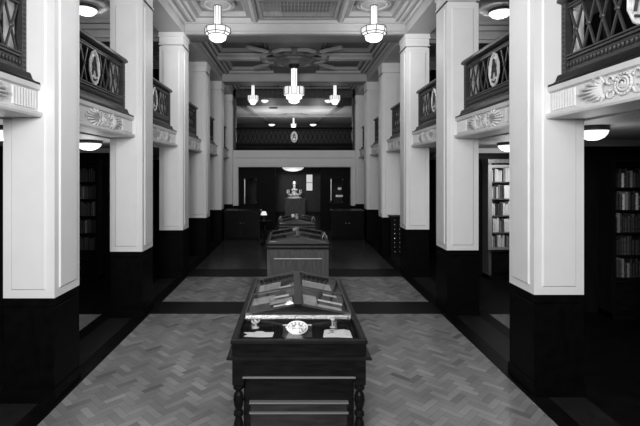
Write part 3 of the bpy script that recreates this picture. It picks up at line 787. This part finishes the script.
# ------------------------------------------------------------------ rooms beyond the end wall
X0, X1, YB = -3.6, 3.7, 25.0
struct(MB().box(X0 - .1, X0, YE + .25, 28.2, 0, 5.6).build('wall_far_left', M['darkwall']), 'dark left wall of the room beyond', 'wall')
struct(MB().box(X1, X1 + .1, YE + .25, 28.2, 0, 5.6).build('wall_far_right', M['darkwall']), 'dark right wall of the room beyond', 'wall')
struct(MB().box(X0, X1, YE + .4, 28.2, 2.6, 3.0).build('ceiling', M['ceil']), 'low ceiling of the room beyond the opening', 'ceiling')
struct(MB().box(X0, X1, YB, YB + .1, 0, 2.6).build('wall_back', M['midwood']), 'panelled back wall of the far room', 'wall')
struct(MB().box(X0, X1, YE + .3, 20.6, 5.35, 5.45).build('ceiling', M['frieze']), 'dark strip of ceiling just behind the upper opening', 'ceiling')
m = MB().box(X0, X1, 20.6, 28.2, 5.35, 5.45)
struct(m.build('ceiling', M['plaster']), 'pale ceiling of the upper room behind the end balcony', 'ceiling')
struct(MB().box(X0, X1, YE + .4, 28.1, 3.001, 3.01).build('floor', M['border']), 'dark floor of the upper room', 'floor')
struct(MB().box(X0, X1, 28.1, 28.2, 3.0, 5.35).build('wall_back_upper', M['frieze']), 'dark back wall of the upper room', 'wall')  # back wall takes the same dark paint as the frieze
m = MB()
for x in (-2.3, 2.2): m.bar((x, 20.6, 5.33), (x * .62, 28, 5.33), .3, .12)
m.box(X0, X1, 23.6, 23.8, 5.2, 5.35)
struct(m.build('trim_10', M['beam']), 'raised ceiling ribs of the upper room', 'moulding')
r = empty('ceiling_vent', (-.95, 21.2, 5.35), 'small dark square vent in the upper room ceiling left of the centre', 'vent')
MB().box(-.2, .2, -.25, .25, -.015, 0).build('frame', M['bronze'], r); MB().box(-.16, .16, -.2, .2, -.025, -.015).build('slats', M['black'], r)
r = empty('ceiling_boss', (.03, 24, 5.35), 'distant pale octagonal ceiling boss above the end balcony', 'ceiling ornament')
MB().lathe([(.9, 0), (.9, -.06), (.6, -.1), (.4, -.1), (.001, -.12)], 8, ph=o8).build('drum', M['beam'], r)
bowl_lamp(-1.2, 18.7, 5.35, 'small lit bowl lamp left of centre behind the upper end opening', .16, m_='lampb')
bowl_lamp(1.5, 18.7, 5.35, 'small lit bowl lamp right of centre behind the upper end opening', .16, m_='lampb')
bowl_lamp(-1.27, 26.3, 5.15, 'farthest left lit bowl lamp just above the end balcony', .2, m_='lampb')
bowl_lamp(1.2, 26.3, 5.15, 'farthest right lit bowl lamp just above the end balcony', .2, m_='lampb')
bowl_lamp(.0, 20.0, 2.55, 'wide glowing bowl lamp on the ceiling of the far lower room', .5, m_='lampd').scale.z = 1.7
m = MB().box(-.17, .17, 0, .03, 0, .9); wn = m.build('window_1', M['sky'], loc=(.93, YB - .05, 1.2)); struct(wn, 'narrow bright window in the back wall of the far room', 'window')
m = MB().box(-.21, -.17, -.02, .03, -.04, .94).box(.17, .21, -.02, .03, -.04, .94).box(-.17, .17, -.02, .03, .9, .94).box(-.17, .17, -.02, .03, -.04, 0).box(-.17, .17, -.01, .0, .43, .46)
m.build('window_frame', M['wood'], wn)
# wooden screens with glazed openings either side of the passage
for x0, x1, lab, gx in ((XL + .2, -.72, 'left', -1.72), (1.1, XR - .17, 'right', 1.74)):
    r = empty('wooden_screen', ((x0 + x1) / 2, 17.7, 0), f'tall dark wooden screen with glazed panel, {lab} of the far passage', 'screen')
    cx = (x0 + x1) / 2; a, b_ = gx - .26 - cx, gx + .26 - cx; w = (x1 - x0) / 2
    MB().box(-w, a, -.04, .04, 0, 2.44).box(b_, w, -.04, .04, 0, 2.44).box(a, b_, -.04, .04, 0, .95).box(a, b_, -.04, .04, 2.05, 2.44).build('panelling', M['darkwall'], r)
    f = MB().box(a, a + .03, -.06, -.04, .95, 2.05).box(b_ - .03, b_, -.06, -.04, .95, 2.05).box(a, b_, -.06, -.04, 2.02, 2.05).box(a, b_, -.06, -.04, .95, .98).build('glazing_frame', M['wood'], r)
    MB().box(a, b_, -.01, -.006, .95, 2.05).build('pane', M['glass'], r)
    for zz in (1.05, 1.95):
        for xx in (a + .015, b_ - .015): MB().ball((xx, -.07, zz), .03, n=8).build('bracket_or_glint', M['nickel'], r)  # nickel balls added as glints on the glazed panel
    MB().box(a + .03, a + .06, -.065, -.06, 1.1 if lab == 'right' else .98, 1.98).build('glint_rod', M['nickel'], r)  # nickel strip added as one long glint
r = put('glint_plate', 1.85, 17.58, 1.3, 'small bright plate added as a glint on the right wooden screen', 'plate')
MB().box(-.14, .14, 0, .02, -.05, .03).build('plate', M['nickel'], r)  # nickel plates added here as glints on the screen
r['label'] = 'low bright plate added as a glint on the right wooden screen'
r = put('glint_plate', 1.86, 17.58, 1.58, 'upper bright plate added as a glint on the right wooden screen', 'plate')
MB().box(-.07, .07, 0, .02, -.04, .05).build('plate', M['nickel'], r)
# plinth cabinet and tiered ornament in the far room
r = empty('plinth_cabinet', (.1, 20.0, 0), 'square oak plinth cabinet carrying the tiered ornament in the far passage', 'cabinet')
MB().box(-.46, .46, .02, .7, .06, 1.0).build('carcass', M['midwood'], r); MB().box(-.5, .5, -.02, .72, 1.0, 1.04).build('top', M['midwood'], r); MB().box(-.48, .48, 0, .7, 0, .06).build('plinth', M['wood'], r)
for s in (-1, 1): MB().box(min(.02 * s, .43 * s), max(.02 * s, .43 * s), 0, .02, .12, .95).build('door', M['midwood'], r)
r = empty('tiered_ornament', (.06, 20.3, 1.041), 'bright tiered silver centrepiece with branching arms on the oak plinth', 'ornament')
MB().lathe([(.36, 0), (.36, .04), (.25, .07), (.2, .12), (.27, .15), (.27, .18), (.12, .22), (.1, .35), (.16, .38), (.16, .41), (.06, .45), (.06, .62), (.09, .66), (.001, .8)], 18).build('tiers', M['white'], r)
for i in range(6):
    a = i * PI / 3 + .3; c, s_ = math.cos(a), math.sin(a)
    m = MB().tube([(.15 * c, .15 * s_, .12), (.28 * c, .28 * s_, .16), (.34 * c, .34 * s_, .26)], .025, 6); m.lathe([(.05, .26), (.03, .3), (.025, .38), (.001, .4)], 8, Matrix.Translation((.34 * c, .34 * s_, 0)))
    m.build('arm', M['white'], r)
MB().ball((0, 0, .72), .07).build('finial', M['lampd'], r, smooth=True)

# ------------------------------------------------------------------ lights
def area(name, loc, target, size, power, sy=None, spread=None):
    d = bpy.data.lights.new(name, 'AREA'); d.energy = power; d.size = size
    if sy: d.shape = 'RECTANGLE'; d.size_y = sy
    if spread: d.spread = spread
    o = bpy.data.objects.new(name, d); C.objects.link(o); o.location = loc
    o.rotation_euler = (Vector(target) - Vector(loc)).to_track_quat('-Z', 'Y').to_euler()
    return o
def point(name, loc, power, rad=.15):
    d = bpy.data.lights.new(name, 'POINT'); d.energy = power; d.shadow_soft_size = rad
    o = bpy.data.objects.new(name, d); C.objects.link(o); o.location = loc
    return o
area('flood_light', (-.6, -2.2, 3.3), (.2, 14, 2.4), .9, 255)
area('rear_fill', (0, -2.3, 3.9), (0, 10, 2.6), 3.4, 105, 1.8)  # unseen soft fill added behind the camera
for x, y in ((-1.0, .9), (1.1, .9)): point('lantern_or_fill', (x, y, 4.3), 45, .35)  # unseen points added overhead to brighten the pier faces
point('lantern_or_fill', (.05, 4.2, 4.45), 95, .35)  # unseen point added above the aisle to lift the pier sides
for x, y in LA: point('lantern_glow', (x, y - .3, zA - .36), 2.5, .1); point('lantern_glow', (x, y + .25, zA - .36), 1.2, .1)
for x, y in LA: point('lantern_or_fill', (x, y, zA - .95), 24, .2)
point('lantern_or_fill', (.03, 12.25, 3.95), 15, .25)
for x in (-1.43, 1.5): point('lantern_or_fill', (x, 15.75, 4.4), 5, .15)
point('gallery_light', (-3.98, 8.45, 5.2), 14); point('gallery_light', (4.05, 8.6, 5.2), 14)
point('alcove_light', (-3.3, 7.1, 2.4), 9); point('alcove_light', (-3.3, 4.95, 2.4), 4); point('alcove_light', (3.36, 4.9, 2.4), 4); point('alcove_light', (3.75, 7.6, 2.35), 8); area('alcove_light', (4.5, 8.0, 2.5), (4.55, 9.3, 1.5), .3, 14, spread=2.2)  # the area light is added, aimed at the glazed bookcase to brighten it
for x in (-1.2, 1.3): point('upper_room_light', (x, 22.2, 4.3), 38)  # unseen points added to brighten the upper room ceiling
point('upper_room_light', (.03, 23.5, 4.0), 30); point('far_room_light', (0, 19.7, 2.0), 12)

w = bpy.data.worlds.new('dim'); bpy.context.scene.world = w; w.use_nodes = True
w.node_tree.nodes['Background'].inputs[0].default_value = (1, 1, 1, 1); w.node_tree.nodes['Background'].inputs[1].default_value = .04

# ------------------------------------------------------------------ camera and view
cd = bpy.data.cameras.new('camera'); cam = bpy.data.objects.new('camera', cd); C.objects.link(cam)
cam.location = (0, 0, 2.25); cam.rotation_euler = (PI / 2, 0, 0)
cd.sensor_width = 36; cd.lens = 440 / 640 * 36; cd.shift_x = 27 / 640; cd.shift_y = -41 / 640; cd.clip_start = .05
sc = bpy.context.scene; sc.camera = cam
sc.view_settings.view_transform = 'Standard'; sc.view_settings.look = 'None'; sc.view_settings.exposure = .22
sc.cycles.use_denoising = True
sc.cycles.sample_clamp_indirect = 4
